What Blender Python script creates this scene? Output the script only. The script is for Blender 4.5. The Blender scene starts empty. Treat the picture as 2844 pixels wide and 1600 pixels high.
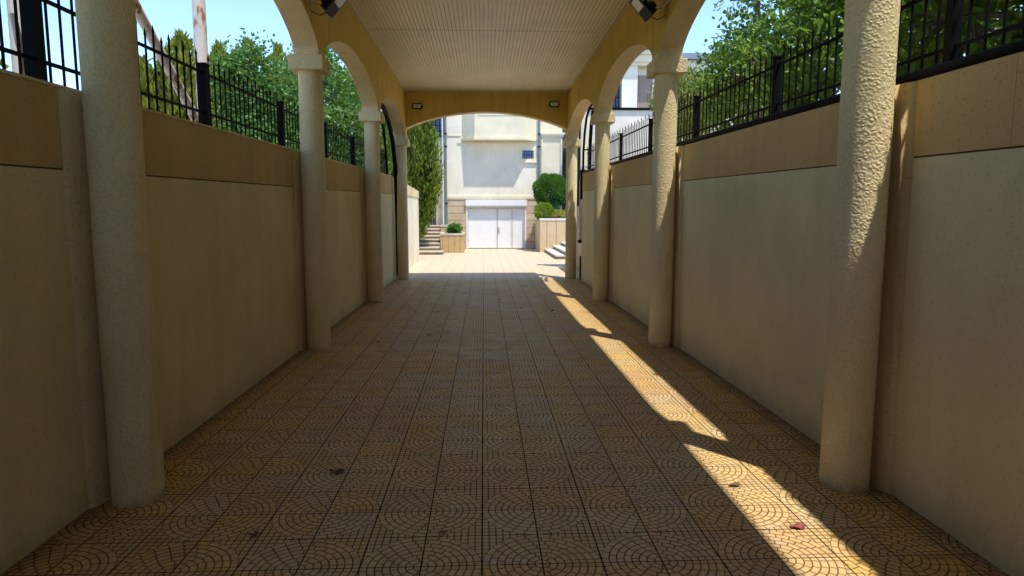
import bpy, math, random
import numpy as np
from mathutils import Vector, Matrix

random.seed(7)
rng = np.random.default_rng(11)
R = math.radians
scene = bpy.context.scene
COL = scene.collection

# ---------------------------------------------------------------- camera, sky, sun, exposure
cam_data = bpy.data.cameras.new("camera")
cam = bpy.data.objects.new("camera", cam_data)
COL.objects.link(cam)
cam_data.lens = 22.995
cam_data.sensor_width = 36.0
cam_data.clip_start = 0.05
cam_data.clip_end = 2000.0
cam.location = (-0.0909, 0.0, 1.75)
cam.rotation_euler = (math.pi / 2 - 0.11425, 0.0, -0.04295)
scene.camera = cam

LDIR = Vector((-1.0, 1.30, -4.15)).normalized()      # direction the sunlight travels
SUN_EL = math.asin(-LDIR.z)
SUN_AZ = math.atan2(-LDIR.x, -LDIR.y)
world = bpy.data.worlds.new("World")
scene.world = world
world.use_nodes = True
wn = world.node_tree
for n in list(wn.nodes):
    wn.nodes.remove(n)
sky = wn.nodes.new("ShaderNodeTexSky")
sky.sky_type = 'NISHITA'
sky.sun_disc = False
sky.sun_elevation = SUN_EL
sky.sun_rotation = SUN_AZ
sky.altitude = 0.0
sky.air_density = 0.75
sky.dust_density = 0.0
sky.ozone_density = 4.0
bg = wn.nodes.new("ShaderNodeBackground")
bg.inputs[1].default_value = 0.145
wo = wn.nodes.new("ShaderNodeOutputWorld")
wn.links.new(sky.outputs[0], bg.inputs[0])
wn.links.new(bg.outputs[0], wo.inputs[0])

sun_data = bpy.data.lights.new("sun", 'SUN')
sun_data.energy = 2.0
sun_data.angle = R(0.8)
sun_data.color = (1.0, 0.95, 0.86)
sun = bpy.data.objects.new("sun", sun_data)
COL.objects.link(sun)
sun.location = (20, -25, 60)
sun.rotation_euler = LDIR.to_track_quat('-Z', 'Y').to_euler()

vs = scene.view_settings
vs.view_transform = 'Standard'
vs.look = 'None'
vs.exposure = 1.55
vs.gamma = 1.0
vs.use_curve_mapping = False
scene.cycles.max_bounces = 12
scene.cycles.diffuse_bounces = 10
scene.cycles.transparent_max_bounces = 8

# ---------------------------------------------------------------- node helpers
class Mat:
    def __init__(self, name):
        self.m = bpy.data.materials.new(name)
        self.m.use_nodes = True
        self.t = self.m.node_tree
        for n in list(self.t.nodes):
            self.t.nodes.remove(n)
        self.out = self.t.nodes.new("ShaderNodeOutputMaterial")
        self.b = self.t.nodes.new("ShaderNodeBsdfPrincipled")
        self.link(self.b.outputs[0], self.out.inputs[0])
        self._pos = None
    def link(self, a, b):
        self.t.links.new(a, b)
    def put(self, sock, v):
        if isinstance(v, bpy.types.NodeSocket):
            self.link(v, sock)
        elif isinstance(v, (tuple, list)) and len(v) == 3 and sock.type == 'RGBA':
            sock.default_value = (*v, 1.0)
        else:
            sock.default_value = v
    def M(self, op, a, b=None, c=None, clamp=False):
        n = self.t.nodes.new("ShaderNodeMath")
        n.operation = op
        n.use_clamp = clamp
        for i, v in enumerate((a, b, c)):
            if v is not None:
                self.put(n.inputs[i], v)
        return n.outputs[0]
    def pos(self):
        if self._pos is None:
            g = self.t.nodes.new("ShaderNodeNewGeometry")
            self._geo = g
            self._pos = g.outputs['Position']
        return self._pos
    def island(self):
        self.pos()
        return self._geo.outputs['Random Per Island']
    def xyz(self):
        n = self.t.nodes.new("ShaderNodeSeparateXYZ")
        self.link(self.pos(), n.inputs[0])
        return n.outputs[0], n.outputs[1], n.outputs[2]
    def vec(self, x=0.0, y=0.0, z=0.0):
        n = self.t.nodes.new("ShaderNodeCombineXYZ")
        for i, v in enumerate((x, y, z)):
            self.put(n.inputs[i], v)
        return n.outputs[0]
    def scaled(self, sx, sy, sz):
        n = self.t.nodes.new("ShaderNodeVectorMath")
        n.operation = 'MULTIPLY'
        self.link(self.pos(), n.inputs[0])
        n.inputs[1].default_value = (sx, sy, sz)
        return n.outputs[0]
    def noise(self, scale, detail=3.0, rough=0.55, vec=None, dist=0.0, color=False):
        n = self.t.nodes.new("ShaderNodeTexNoise")
        self.link(vec if vec is not None else self.pos(), n.inputs['Vector'])
        n.inputs['Scale'].default_value = scale
        n.inputs['Detail'].default_value = detail
        n.inputs['Roughness'].default_value = rough
        n.inputs['Distortion'].default_value = dist
        return n.outputs[1] if color else n.outputs[0]
    def voro(self, scale, feature='F1', vec=None, rnd=1.0):
        n = self.t.nodes.new("ShaderNodeTexVoronoi")
        n.feature = feature
        self.link(vec if vec is not None else self.pos(), n.inputs['Vector'])
        n.inputs['Scale'].default_value = scale
        n.inputs['Randomness'].default_value = rnd
        return n.outputs[0]
    def white(self, vec):
        n = self.t.nodes.new("ShaderNodeTexWhiteNoise")
        n.noise_dimensions = '3D'
        self.link(vec, n.inputs['Vector'])
        return n.outputs[0]
    def ramp(self, f, stops, interp='LINEAR'):
        n = self.t.nodes.new("ShaderNodeValToRGB")
        n.color_ramp.interpolation = interp
        el = n.color_ramp.elements
        while len(el) < len(stops):
            el.new(0.5)
        for e, (p, c) in zip(el, stops):
            e.position = p
            e.color = (*c, 1.0) if isinstance(c, (tuple, list)) else (c, c, c, 1.0)
        self.put(n.inputs[0], f)
        return n.outputs[0]
    def mix(self, f, a, b, blend='MIX'):
        n = self.t.nodes.new("ShaderNodeMix")
        n.data_type = 'RGBA'
        n.blend_type = blend
        self.put(n.inputs[0], f)
        self.put(n.inputs[6], a)
        self.put(n.inputs[7], b)
        return n.outputs[2]
    def sm(self, v, lo, hi):
        n = self.t.nodes.new("ShaderNodeMapRange")
        n.interpolation_type = 'SMOOTHSTEP'
        self.put(n.inputs[0], v)
        n.inputs[1].default_value = lo
        n.inputs[2].default_value = hi
        return n.outputs[0]
    def bump(self, h, strength, dist):
        n = self.t.nodes.new("ShaderNodeBump")
        n.inputs['Strength'].default_value = strength
        n.inputs['Distance'].default_value = dist
        self.put(n.inputs['Height'], h)
        self.link(n.outputs[0], self.b.inputs['Normal'])
    def set(self, color=None, rough=None, metal=None, spec=None):
        if color is not None:
            self.put(self.b.inputs['Base Color'], color)
        if rough is not None:
            self.put(self.b.inputs['Roughness'], rough)
        if metal is not None:
            self.put(self.b.inputs['Metallic'], metal)
        if spec is not None:
            self.put(self.b.inputs['Specular IOR Level'], spec)
        return self

MATS = {}
def stucco(name, base, dark, bump=0.35, scale=38.0, pits=0.5, streak=0.25, stain=None, stain_amt=0.0, splash=False):
    m = Mat(name)
    big = m.noise(0.9, 4.0, 0.6)
    c = m.mix(m.sm(big, 0.3, 0.75), base, tuple(0.82 * v for v in base))
    st = m.noise(1.0, 4.0, 0.6, vec=m.scaled(5.0, 5.0, 0.45))
    c = m.mix(m.M('MULTIPLY', m.sm(st, 0.5, 0.8), streak), c, dark)
    if stain:
        s2 = m.noise(1.0, 3.0, 0.6, vec=m.scaled(3.2, 3.2, 0.25))
        c = m.mix(m.M('MULTIPLY', m.sm(s2, 0.5, 0.72), stain_amt), c, stain)
    fine = m.noise(scale, 4.0, 0.62)
    pit = m.sm(m.noise(scale * 1.1, 2.0, 0.5), 0.60, 0.68)
    c = m.mix(m.M('MULTIPLY', pit, pits), c, dark)
    if splash:
        z = m.xyz()[2]
        edge = m.M('ADD', m.M('MULTIPLY', m.noise(2.2, 5.0, 0.7), 0.75), m.M('MULTIPLY', z, -1.1))
        c = m.mix(m.M('MULTIPLY', m.sm(edge, 0.14, 0.40), 0.22), c, (0.16, 0.115, 0.06))
    m.set(c, 0.86, spec=0.25)
    h = m.M('SUBTRACT', fine, m.M('MULTIPLY', pit, 0.35))
    m.bump(h, bump, 0.02)
    MATS[name] = m.m
    return m.m

stucco("wall_plaster", (0.77, 0.66, 0.355), (0.36, 0.27, 0.12), 0.30, 42, 0.28, 0.12, (0.60, 0.54, 0.25), 0.35, True)
stucco("band_plaster", (0.62, 0.43, 0.18), (0.26, 0.16, 0.055), 0.25, 42, 0.40, 0.30, (0.5, 0.28, 0.07), 0.35)
stucco("pilaster_plaster", (0.64, 0.50, 0.25), (0.2, 0.14, 0.07), 0.25, 42, 0.4, 0.3, (0.42, 0.25, 0.10), 0.55)
stucco("arcade_ochre", (0.72, 0.52, 0.125), (0.22, 0.13, 0.025), 0.2, 30, 0.25, 0.35)
stucco("arcade_soffit", (0.78, 0.62, 0.36), (0.33, 0.22, 0.1), 0.25, 40, 0.3, 0.3)
stucco("facade_plaster", (0.88, 0.80, 0.63), (0.55, 0.5, 0.42), 0.1, 30, 0.1, 0.2)
stucco("facade_cream", (0.84, 0.75, 0.54), (0.5, 0.42, 0.3), 0.1, 30, 0.1, 0.25)
stucco("garden_wall_white", (0.84, 0.78, 0.66), (0.5, 0.46, 0.38), 0.1, 30, 0.15, 0.3)

def column_mat():
    m = Mat("column_roughcast")
    big = m.noise(1.2, 3.0, 0.6)
    c = m.mix(m.sm(big, 0.3, 0.75), (0.77, 0.64, 0.36), (0.69, 0.555, 0.285))
    st = m.noise(1.0, 4.0, 0.6, vec=m.scaled(6.0, 6.0, 0.5))
    c = m.mix(m.M('MULTIPLY', m.sm(st, 0.52, 0.8), 0.35), c, (0.34, 0.25, 0.13))
    warp = m.t.nodes.new("ShaderNodeVectorMath"); warp.operation = 'ADD'
    m.link(m.pos(), warp.inputs[0])
    wsc = m.t.nodes.new("ShaderNodeVectorMath"); wsc.operation = 'SCALE'
    m.link(m.noise(60.0, 2.0, 0.5, color=True), wsc.inputs[0]); wsc.inputs['Scale'].default_value = 0.012
    m.link(wsc.outputs[0], warp.inputs[1])
    lump = m.M('SUBTRACT', 1.0, m.voro(64.0, 'SMOOTH_F1', vec=warp.outputs[0]))
    mask = m.sm(m.noise(11.0, 3.0, 0.6), 0.36, 0.62)
    blob = m.M('MULTIPLY', m.sm(lump, 0.30, 0.95), m.M('ADD', m.M('MULTIPLY', mask, 0.75), 0.25))
    fine = m.noise(110.0, 3.0, 0.6)
    h = m.M('ADD', blob, m.M('MULTIPLY', fine, 0.35))
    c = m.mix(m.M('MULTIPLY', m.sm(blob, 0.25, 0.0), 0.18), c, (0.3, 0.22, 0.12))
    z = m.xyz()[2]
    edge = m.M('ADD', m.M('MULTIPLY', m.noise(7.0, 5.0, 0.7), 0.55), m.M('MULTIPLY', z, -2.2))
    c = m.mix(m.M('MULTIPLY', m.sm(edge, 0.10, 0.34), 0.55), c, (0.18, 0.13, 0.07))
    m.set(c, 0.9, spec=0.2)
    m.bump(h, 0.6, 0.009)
    MATS["column_roughcast"] = m.m
column_mat()

def floor_mat():
    m = Mat("fan_paving")
    T = 0.3035
    x, y, z = m.xyz()
    u = m.M('DIVIDE', m.M('SUBTRACT', x, -0.108), T)
    v = m.M('DIVIDE', m.M('SUBTRACT', y, 3.095), T)
    # circle centres sit on every second tile corner
    u1 = m.M('ADD', u, 1.0)
    cu = m.M('SUBTRACT', u1, m.M('MULTIPLY', m.M('ROUND', m.M('DIVIDE', u1, 2.0)), 2.0))
    cv = m.M('SUBTRACT', v, m.M('MULTIPLY', m.M('ROUND', m.M('DIVIDE', v, 2.0)), 2.0))
    r = m.M('SQRT', m.M('ADD', m.M('MULTIPLY', cu, cu), m.M('MULTIPLY', cv, cv)))
    NR = 8.0
    rr = m.M('MULTIPLY', r, NR)
    k = m.M('FLOOR', rr)
    # distance (in ring units) to the nearest ring line
    dring = m.M('ABSOLUTE', m.M('SUBTRACT', rr, m.M('ROUND', rr)))
    th = m.M('DIVIDE', m.M('ARCTAN2', cv, cu), 2 * math.pi)
    nb = m.M('MULTIPLY', m.M('ADD', m.M('MULTIPLY', k, 0.8), 1.0), 4.0)
    nb = m.M('ROUND', nb)
    ph = m.M('MULTIPLY', m.M('MODULO', k, 2.0), 0.5)
    tt = m.M('ADD', m.M('MULTIPLY', m.M('ADD', th, 0.5), nb), ph)
    dj = m.M('ABSOLUTE', m.M('SUBTRACT', tt, m.M('ROUND', tt)))
    # arc length of that gap, in ring units: dj * 2 pi r * NR / nb
    dj = m.M('DIVIDE', m.M('MULTIPLY', m.M('MULTIPLY', dj, 2 * math.pi), rr), nb)
    dcirc = m.M('MINIMUM', dring, dj)
    gu = m.M('MULTIPLY', cu, NR)
    gv = m.M('MULTIPLY', cv, NR)
    du = m.M('ABSOLUTE', m.M('SUBTRACT', gu, m.M('ROUND', gu)))
    dv = m.M('ABSOLUTE', m.M('SUBTRACT', gv, m.M('ROUND', gv)))
    dgrid = m.M('MINIMUM', du, dv)
    outside = m.M('GREATER_THAN', rr, NR)
    mn = m.t.nodes.new("ShaderNodeMix")
    mn.data_type = 'FLOAT'
    m.put(mn.inputs[0], outside); m.put(mn.inputs[2], dcirc); m.put(mn.inputs[3], dgrid)
    d = mn.outputs[0]
    groove = m.M('SUBTRACT', 1.0, m.sm(d, 0.05, 0.14))
    tu = m.M('ABSOLUTE', m.M('SUBTRACT', u, m.M('ROUND', u)))
    tv = m.M('ABSOLUTE', m.M('SUBTRACT', v, m.M('ROUND', v)))
    ju = m.M('SUBTRACT', 1.0, m.sm(tu, 0.008, 0.017))
    jv = m.M('SUBTRACT', 1.0, m.sm(tv, 0.008, 0.016))
    joint = m.M('MAXIMUM', ju, jv)
    # colours: every tile its own tone, every pressed stone a little, large worn patches
    iu = m.M('FLOOR', u); iv = m.M('FLOOR', v)
    tile = m.white(m.vec(iu, iv, 3.0))
    tile2 = m.white(m.vec(iu, iv, 9.0))
    base = m.ramp(tile, [(0.0, (0.60, 0.44, 0.21)), (0.25, (0.66, 0.46, 0.18)), (0.5, (0.63, 0.48, 0.26)),
                         (0.72, (0.64, 0.45, 0.22)), (1.0, (0.71, 0.49, 0.17))])
    tcen = m.vec(m.M('MULTIPLY', iu, T), m.M('MULTIPLY', iv, T), 0.3)
    patch = m.noise(1.5, 3.0, 0.62, vec=tcen)
    base = m.mix(m.M('MULTIPLY', m.sm(patch, 0.45, 0.60), 0.6), base, (0.68, 0.40, 0.10))
    rose = m.noise(1.1, 2.0, 0.6, vec=tcen)
    base = m.mix(m.M('MULTIPLY', m.sm(rose, 0.50, 0.62), 0.28), base, (0.50, 0.31, 0.23))
    grey = m.noise(5.0, 4.0, 0.6)
    base = m.mix(m.M('MULTIPLY', m.sm(grey, 0.52, 0.7), 0.3), base, (0.60, 0.51, 0.40))
    st = m.white(m.vec(m.M('ADD', k, m.M('MULTIPLY', iu, 17.0)), m.M('ROUND', tt), iv))
    base = m.mix(m.M('MULTIPLY', m.sm(st, 0.3, 1.0), 0.22), base, (0.26, 0.17, 0.08))
    dirt = m.noise(2.6, 5.0, 0.65)
    base = m.mix(m.M('MULTIPLY', m.sm(dirt, 0.55, 0.8), 0.4), base, (0.20, 0.14, 0.08))
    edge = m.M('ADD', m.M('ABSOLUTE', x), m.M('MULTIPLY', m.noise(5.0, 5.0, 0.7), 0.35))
    wall_shade = m.M('MULTIPLY', m.sm(edge, 2.42, 2.66), m.M('LESS_THAN', y, 17.3))  # shade along the wall feet, painted into the paving colour with a ragged edge
    base = m.mix(m.M('MULTIPLY', wall_shade, 0.75), base, (0.13, 0.09, 0.05))
    # the courtyard beyond the canopy is mixed paler, with weaker grooves and joints
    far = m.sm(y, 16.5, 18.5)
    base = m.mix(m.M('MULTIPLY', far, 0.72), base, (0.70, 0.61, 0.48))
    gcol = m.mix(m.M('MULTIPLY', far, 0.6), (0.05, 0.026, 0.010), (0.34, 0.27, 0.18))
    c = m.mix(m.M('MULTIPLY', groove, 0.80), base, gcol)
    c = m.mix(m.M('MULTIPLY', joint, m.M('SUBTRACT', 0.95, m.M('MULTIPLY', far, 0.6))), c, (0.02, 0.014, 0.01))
    h = m.M('SUBTRACT', m.M('MULTIPLY', m.noise(60.0, 3.0, 0.6), 0.25), m.M('MAXIMUM', groove, joint))
    m.set(c, m.ramp(m.noise(3.0, 3.0), [(0.3, 0.42), (0.7, 0.60)]), spec=m.M('MULTIPLY', m.M('SUBTRACT', 1.0, m.M('MAXIMUM', groove, joint)), 0.35))
    m.bump(h, 0.5, 0.004)
    MATS["fan_paving"] = m.m
floor_mat()

def simple(name, col, rough=0.5, metal=0.0, vary=0.15, vscale=6.0, spec=0.5, bump=0.0):
    m = Mat(name)
    n = m.noise(vscale, 4.0, 0.6)
    c = m.mix(m.sm(n, 0.3, 0.75), col, tuple(v * (1 - vary) for v in col))
    m.set(c, rough, metal, spec)
    if bump:
        m.bump(m.noise(vscale * 8, 3.0), bump, 0.01)
    MATS[name] = m.m
    return m.m
simple("black_iron", (0.004, 0.0045, 0.007), 0.6, 0.0, 0.3, 20, 0.10, 0.1)
simple("ceiling_pvc", (0.88, 0.78, 0.57), 0.45, 0, 0.12, 1.2)
simple("ceiling_trim", (0.68, 0.58, 0.42), 0.5, 0, 0.1, 3)
simple("ceiling_gap", (0.10, 0.07, 0.04), 0.8)
simple("roof_felt", (0.25, 0.22, 0.19), 0.9)
simple("lamp_black", (0.006, 0.006, 0.008), 0.55, 0, 0.15, 6, 0.15)
simple("lamp_glass", (0.72, 0.70, 0.66), 0.25)
simple("lamp_metal", (0.5, 0.47, 0.42), 0.35, 0.6)
simple("white_paint", (0.84, 0.835, 0.83), 0.5, 0, 0.06, 3)
simple("door_frame_paint", (0.78, 0.76, 0.74), 0.5, 0, 0.1, 4)
simple("green_pipe", (0.16, 0.22, 0.23), 0.5, 0, 0.2, 4)
simple("white_pipe", (0.75, 0.72, 0.68), 0.45)
simple("dark_glass", (0.02, 0.025, 0.035), 0.08)
simple("blue_glass", (0.10, 0.16, 0.30), 0.12)
simple("recess_dark", (0.16, 0.10, 0.05), 0.8)
simple("door_wood", (0.10, 0.055, 0.025), 0.6)
simple("limestone_step", (0.62, 0.54, 0.42), 0.75, 0, 0.25, 5, 0.3, 0.15)
simple("step_riser", (0.36, 0.27, 0.18), 0.8, 0, 0.3, 6, 0.3, 0.15)
simple("white_marble", (0.74, 0.72, 0.69), 0.5, 0, 0.15, 4)
simple("garden_earth", (0.46, 0.38, 0.26), 0.95, 0, 0.3, 2, 0.2, 0.4)
simple("soil", (0.10, 0.075, 0.05), 0.95, 0, 0.4, 5, 0.2, 0.4)
simple("bark", (0.26, 0.20, 0.145), 0.9, 0, 0.4, 12, 0.2, 0.6)
simple("roof_tile_grey", (0.22, 0.25, 0.30), 0.6)
simple("brown_window", (0.30, 0.22, 0.17), 0.6)
simple("block_gate_steel", (0.03, 0.03, 0.035), 0.5)

def travertine(name, a, b, cw, ch, vertical_only=False):
    m = Mat(name)
    x, y, z = m.xyz()
    n = m.noise(3.0, 4.0, 0.6)
    c = m.mix(m.sm(n, 0.3, 0.7), a, b)
    vein = m.noise(1.0, 5.0, 0.65, vec=m.scaled(7.0, 7.0, 1.2))
    c = m.mix(m.M('MULTIPLY', m.sm(vein, 0.5, 0.75), 0.35), c, tuple(0.6 * t for t in b))
    s = m.M('ADD', x, y)
    iu = m.M('DIVIDE', s, cw)
    du = m.M('ABSOLUTE', m.M('SUBTRACT', iu, m.M('ROUND', iu)))
    j = m.M('SUBTRACT', 1.0, m.sm(du, 0.02, 0.045))
    if not vertical_only:
        iv = m.M('DIVIDE', z, ch)
        dv = m.M('ABSOLUTE', m.M('SUBTRACT', iv, m.M('ROUND', iv)))
        j = m.M('SUBTRACT', 1.0, m.sm(dv, 0.025, 0.06))
        wv = m.white(m.vec(m.M('FLOOR', m.M('DIVIDE', s, 3.0)), m.M('FLOOR', iv), 1.0))
    else:
        wv = m.white(m.vec(m.M('FLOOR', iu), 2.0, 1.0))
    c = m.mix(m.M('MULTIPLY', wv, 0.3), c, tuple(0.7 * t for t in b))
    c = m.mix(m.M('MULTIPLY', j, 0.75), c, (0.16, 0.1, 0.05))
    m.set(c, 0.7, spec=0.3)
    m.bump(m.M('SUBTRACT', m.M('MULTIPLY', vein, 0.4), j), 0.3, 0.01)
    MATS[name] = m.m
travertine("travertine_planter", (0.58, 0.40, 0.20), (0.50, 0.33, 0.15), 0.262, 0.4, True)
travertine("travertine_planter_wide", (0.66, 0.50, 0.30), (0.60, 0.44, 0.25), 0.42, 0.4, True)
travertine("travertine_quoin", (0.62, 0.50, 0.36), (0.52, 0.39, 0.25), 0.4, 0.345)

def rusty_pole():
    m = Mat("rusty_white_paint")
    n = m.noise(1.0, 5.0, 0.68, vec=m.scaled(9.0, 9.0, 2.5))
    c = m.mix(m.sm(n, 0.52, 0.62), (0.62, 0.58, 0.56), (0.30, 0.15, 0.07))
    c = m.mix(m.M('MULTIPLY', m.sm(m.noise(30.0, 3.0), 0.55, 0.7), 0.4), c, (0.4, 0.35, 0.32))
    m.set(c, 0.6)
    MATS["rusty_white_paint"] = m.m
rusty_pole()

def leaf(name, cols, trans=0.35, rough=0.5):
    m = Mat(name)
    r = m.island()
    big = m.noise(1.6, 3.0, 0.6)
    f = m.M('ADD', m.M('MULTIPLY', r, 0.65), m.M('MULTIPLY', m.sm(big, 0.3, 0.7), 0.35))
    n = len(cols)
    c = m.ramp(f, [(i / (n - 1), col) for i, col in enumerate(cols)])
    m.set(c, rough, spec=0.35)
    tr = m.t.nodes.new("ShaderNodeBsdfTranslucent")
    tc = m.mix(0.5, c, (0.25, 0.36, 0.03))
    m.link(tc, tr.inputs[0])
    ms = m.t.nodes.new("ShaderNodeMixShader")
    ms.inputs[0].default_value = trans
    m.link(m.b.outputs[0], ms.inputs[1])
    m.link(tr.outputs[0], ms.inputs[2])
    m.link(ms.outputs[0], m.out.inputs[0])
    MATS[name] = m.m
leaf("leaf_mulberry", [(0.02, 0.05, 0.01), (0.08, 0.18, 0.025), (0.18, 0.34, 0.05), (0.36, 0.52, 0.11)], 0.5, 0.34)
leaf("leaf_bluegreen", [(0.012, 0.04, 0.012), (0.055, 0.15, 0.03), (0.13, 0.28, 0.055), (0.28, 0.44, 0.13)], 0.45, 0.38)
leaf("leaf_golden_conifer", [(0.02, 0.03, 0.008), (0.16, 0.19, 0.025), (0.40, 0.40, 0.05), (0.6, 0.55, 0.10)], 0.45, 0.6)
leaf("leaf_cypress", [(0.015, 0.035, 0.008), (0.1, 0.16, 0.02), (0.27, 0.37, 0.045), (0.45, 0.52, 0.09)], 0.4, 0.6)
leaf("leaf_box", [(0.02, 0.07, 0.012), (0.05, 0.17, 0.02), (0.1, 0.28, 0.03)], 0.3, 0.5)
leaf("leaf_lime", [(0.09, 0.17, 0.015), (0.25, 0.38, 0.03), (0.42, 0.52, 0.08)], 0.45, 0.5)
leaf("leaf_yellow", [(0.3, 0.28, 0.05), (0.52, 0.46, 0.1), (0.65, 0.56, 0.2)], 0.4, 0.5)
leaf("leaf_agave", [(0.03, 0.10, 0.06), (0.06, 0.16, 0.09)], 0.1, 0.45)
leaf("leaf_tamarisk", [(0.07, 0.11, 0.02), (0.18, 0.24, 0.045), (0.3, 0.32, 0.08), (0.28, 0.16, 0.06)], 0.45, 0.6)
leaf("leaf_pine", [(0.03, 0.09, 0.015), (0.07, 0.17, 0.025), (0.13, 0.24, 0.04)], 0.2, 0.5)
leaf("leaf_dry_brown", [(0.10, 0.055, 0.025), (0.16, 0.09, 0.04)], 0.1, 0.7)
leaf("leaf_dry_red", [(0.22, 0.05, 0.05), (0.30, 0.09, 0.07)], 0.1, 0.6)
for _n in ("leaf_dry_brown", "leaf_dry_red"):
    for nd in MATS[_n].node_tree.nodes:
        if nd.type == 'MIX_SHADER':
            nd.inputs[0].default_value = 0.0

# ---------------------------------------------------------------- mesh helpers
class MB:
    """collects faces, then links them as ONE mesh object"""
    def __init__(self):
        self.v = []; self.f = []; self.mi = []; self.sm = []
    def add(self, verts, faces, mi=0, smooth=False):
        o = len(self.v)
        self.v.extend(tuple(p) for p in verts)
        for f in faces:
            self.f.append(tuple(i + o for i in f)); self.mi.append(mi); self.sm.append(smooth)
        return self
    def box(self, x0, y0, z0, x1, y1, z1, mi=0, b=0.0):
        if b <= 0:
            v = [(x0, y0, z0), (x1, y0, z0), (x1, y1, z0), (x0, y1, z0), (x0, y0, z1), (x1, y0, z1), (x1, y1, z1), (x0, y1, z1)]
            return self.add(v, [(0, 3, 2, 1), (4, 5, 6, 7), (0, 1, 5, 4), (1, 2, 6, 5), (2, 3, 7, 6), (3, 0, 4, 7)], mi)
        import bmesh
        bm = bmesh.new()
        bmesh.ops.create_cube(bm, size=1.0)
        for q in bm.verts:
            q.co = Vector(((x0 + x1) / 2 + q.co.x * (x1 - x0), (y0 + y1) / 2 + q.co.y * (y1 - y0), (z0 + z1) / 2 + q.co.z * (z1 - z0)))
        bmesh.ops.bevel(bm, geom=list(bm.edges), offset=b, segments=2, affect='EDGES', profile=0.5)
        bm.verts.index_update()
        self.add([q.co[:] for q in bm.verts], [[q.index for q in f.verts] for f in bm.faces], mi)
        bm.free()
        return self
    def hexa(self, p, mi=0):
        return self.add(p, [(0, 3, 2, 1), (4, 5, 6, 7), (0, 1, 5, 4), (1, 2, 6, 5), (2, 3, 7, 6), (3, 0, 4, 7)], mi)
    def tube(self, pts, r, n=8, mi=0, caps=True, smooth=True):
        pts = [Vector(p) for p in pts]
        rs = r if isinstance(r, (list, tuple)) else [r] * len(pts)
        rings = []
        ref = Vector((0, 0, 1))
        t0 = (pts[1] - pts[0]).normalized()
        if abs(t0.z) > 0.9:
            ref = Vector((1, 0, 0))
        for i, p in enumerate(pts):
            t = (pts[min(i + 1, len(pts) - 1)] - pts[max(i - 1, 0)]).normalized()
            a = t.cross(ref)
            if a.length < 1e-4:
                a = t.cross(Vector((0, 1, 0)))
            a.normalize()
            b = a.cross(t)
            rings.append([p + (a * math.cos(2 * math.pi * k / n) + b * math.sin(2 * math.pi * k / n)) * rs[i] for k in range(n)])
        vs_ = [q for ring in rings for q in ring]
        fs = []
        for i in range(len(pts) - 1):
            for k in range(n):
                fs.append((i * n + k, i * n + (k + 1) % n, (i + 1) * n + (k + 1) % n, (i + 1) * n + k))
        self.add(vs_, fs, mi, smooth)
        if caps:
            m = (len(pts) - 1) * n
            self.add(rings[0], [tuple(range(n))[::-1]], mi)
            self.add(rings[-1], [tuple(range(n))], mi)
        return self
    def bar(self, p0, p1, w, h, mi=0):
        """square bar from p0 to p1; w across (x), h along the other way"""
        p0 = Vector(p0); p1 = Vector(p1)
        t = (p1 - p0).normalized()
        a = Vector((1, 0, 0)) if abs(t.x) < 0.9 else Vector((0, 1, 0))
        b = t.cross(a).normalized()
        a = b.cross(t).normalized()
        q = []
        for p in (p0, p1):
            for s1, s2 in ((-1, -1), (1, -1), (1, 1), (-1, 1)):
                q.append(p + a * s1 * w / 2 + b * s2 * h / 2)
        return self.hexa(q, mi)
    def lathe(self, prof, n=32, c=(0, 0), mi=0, smooth=True):
        vs_ = []; fs = []
        for r, z in prof:
            for k in range(n):
                a = 2 * math.pi * k / n
                vs_.append((c[0] + r * math.cos(a), c[1] + r * math.sin(a), z))
        for i in range(len(prof) - 1):
            for k in range(n):
                fs.append((i * n + k, i * n + (k + 1) % n, (i + 1) * n + (k + 1) % n, (i + 1) * n + k))
        return self.add(vs_, fs, mi, smooth)
    def build(self, name, mats, parent=None, loc=None):
        """loc: world position of the object's own origin; parents are placed, never rotated"""
        if isinstance(mats, str):
            mats = [mats]
        pw = world_loc(parent) if parent else Vector((0, 0, 0))
        if loc is None:
            loc = pw if parent else base_point(self.v)
        loc = Vector(loc)
        me = bpy.data.meshes.new(name)
        me.from_pydata([(p[0] - loc.x, p[1] - loc.y, p[2] - loc.z) for p in self.v], [], self.f)
        for mn in mats:
            me.materials.append(MATS[mn])
        me.polygons.foreach_set('material_index', self.mi)
        me.polygons.foreach_set('use_smooth', self.sm)
        me.update()
        o = bpy.data.objects.new(name, me)
        COL.objects.link(o)
        if parent:
            o.parent = parent
        o.location = loc - pw
        return o

def base_point(v):
    a = np.array(v)
    return ((a[:, 0].min() + a[:, 0].max()) / 2, (a[:, 1].min() + a[:, 1].max()) / 2, a[:, 2].min())

def world_loc(o):
    p = Vector((0, 0, 0))
    while o:
        p += Vector(o.location); o = o.parent
    return p

def tag(o, label=None, cat=None, group=None, kind=None):
    for k, v in (('label', label), ('category', cat), ('group', group), ('kind', kind)):
        if v:
            o[k] = v
    return o

def thing(name, loc, label, cat, group=None):
    o = bpy.data.objects.new(name, None)
    o.empty_display_size = 0.2
    COL.objects.link(o)
    o.location = loc
    return tag(o, label, cat, group)

def dup(o, parent=None, loc=None):
    c = o.copy(); COL.objects.link(c)
    if parent is not None:
        c.parent = parent
    if loc is not None:
        c.location = loc
    for ch in list(o.children):
        dup(ch, c)
    return c

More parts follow.
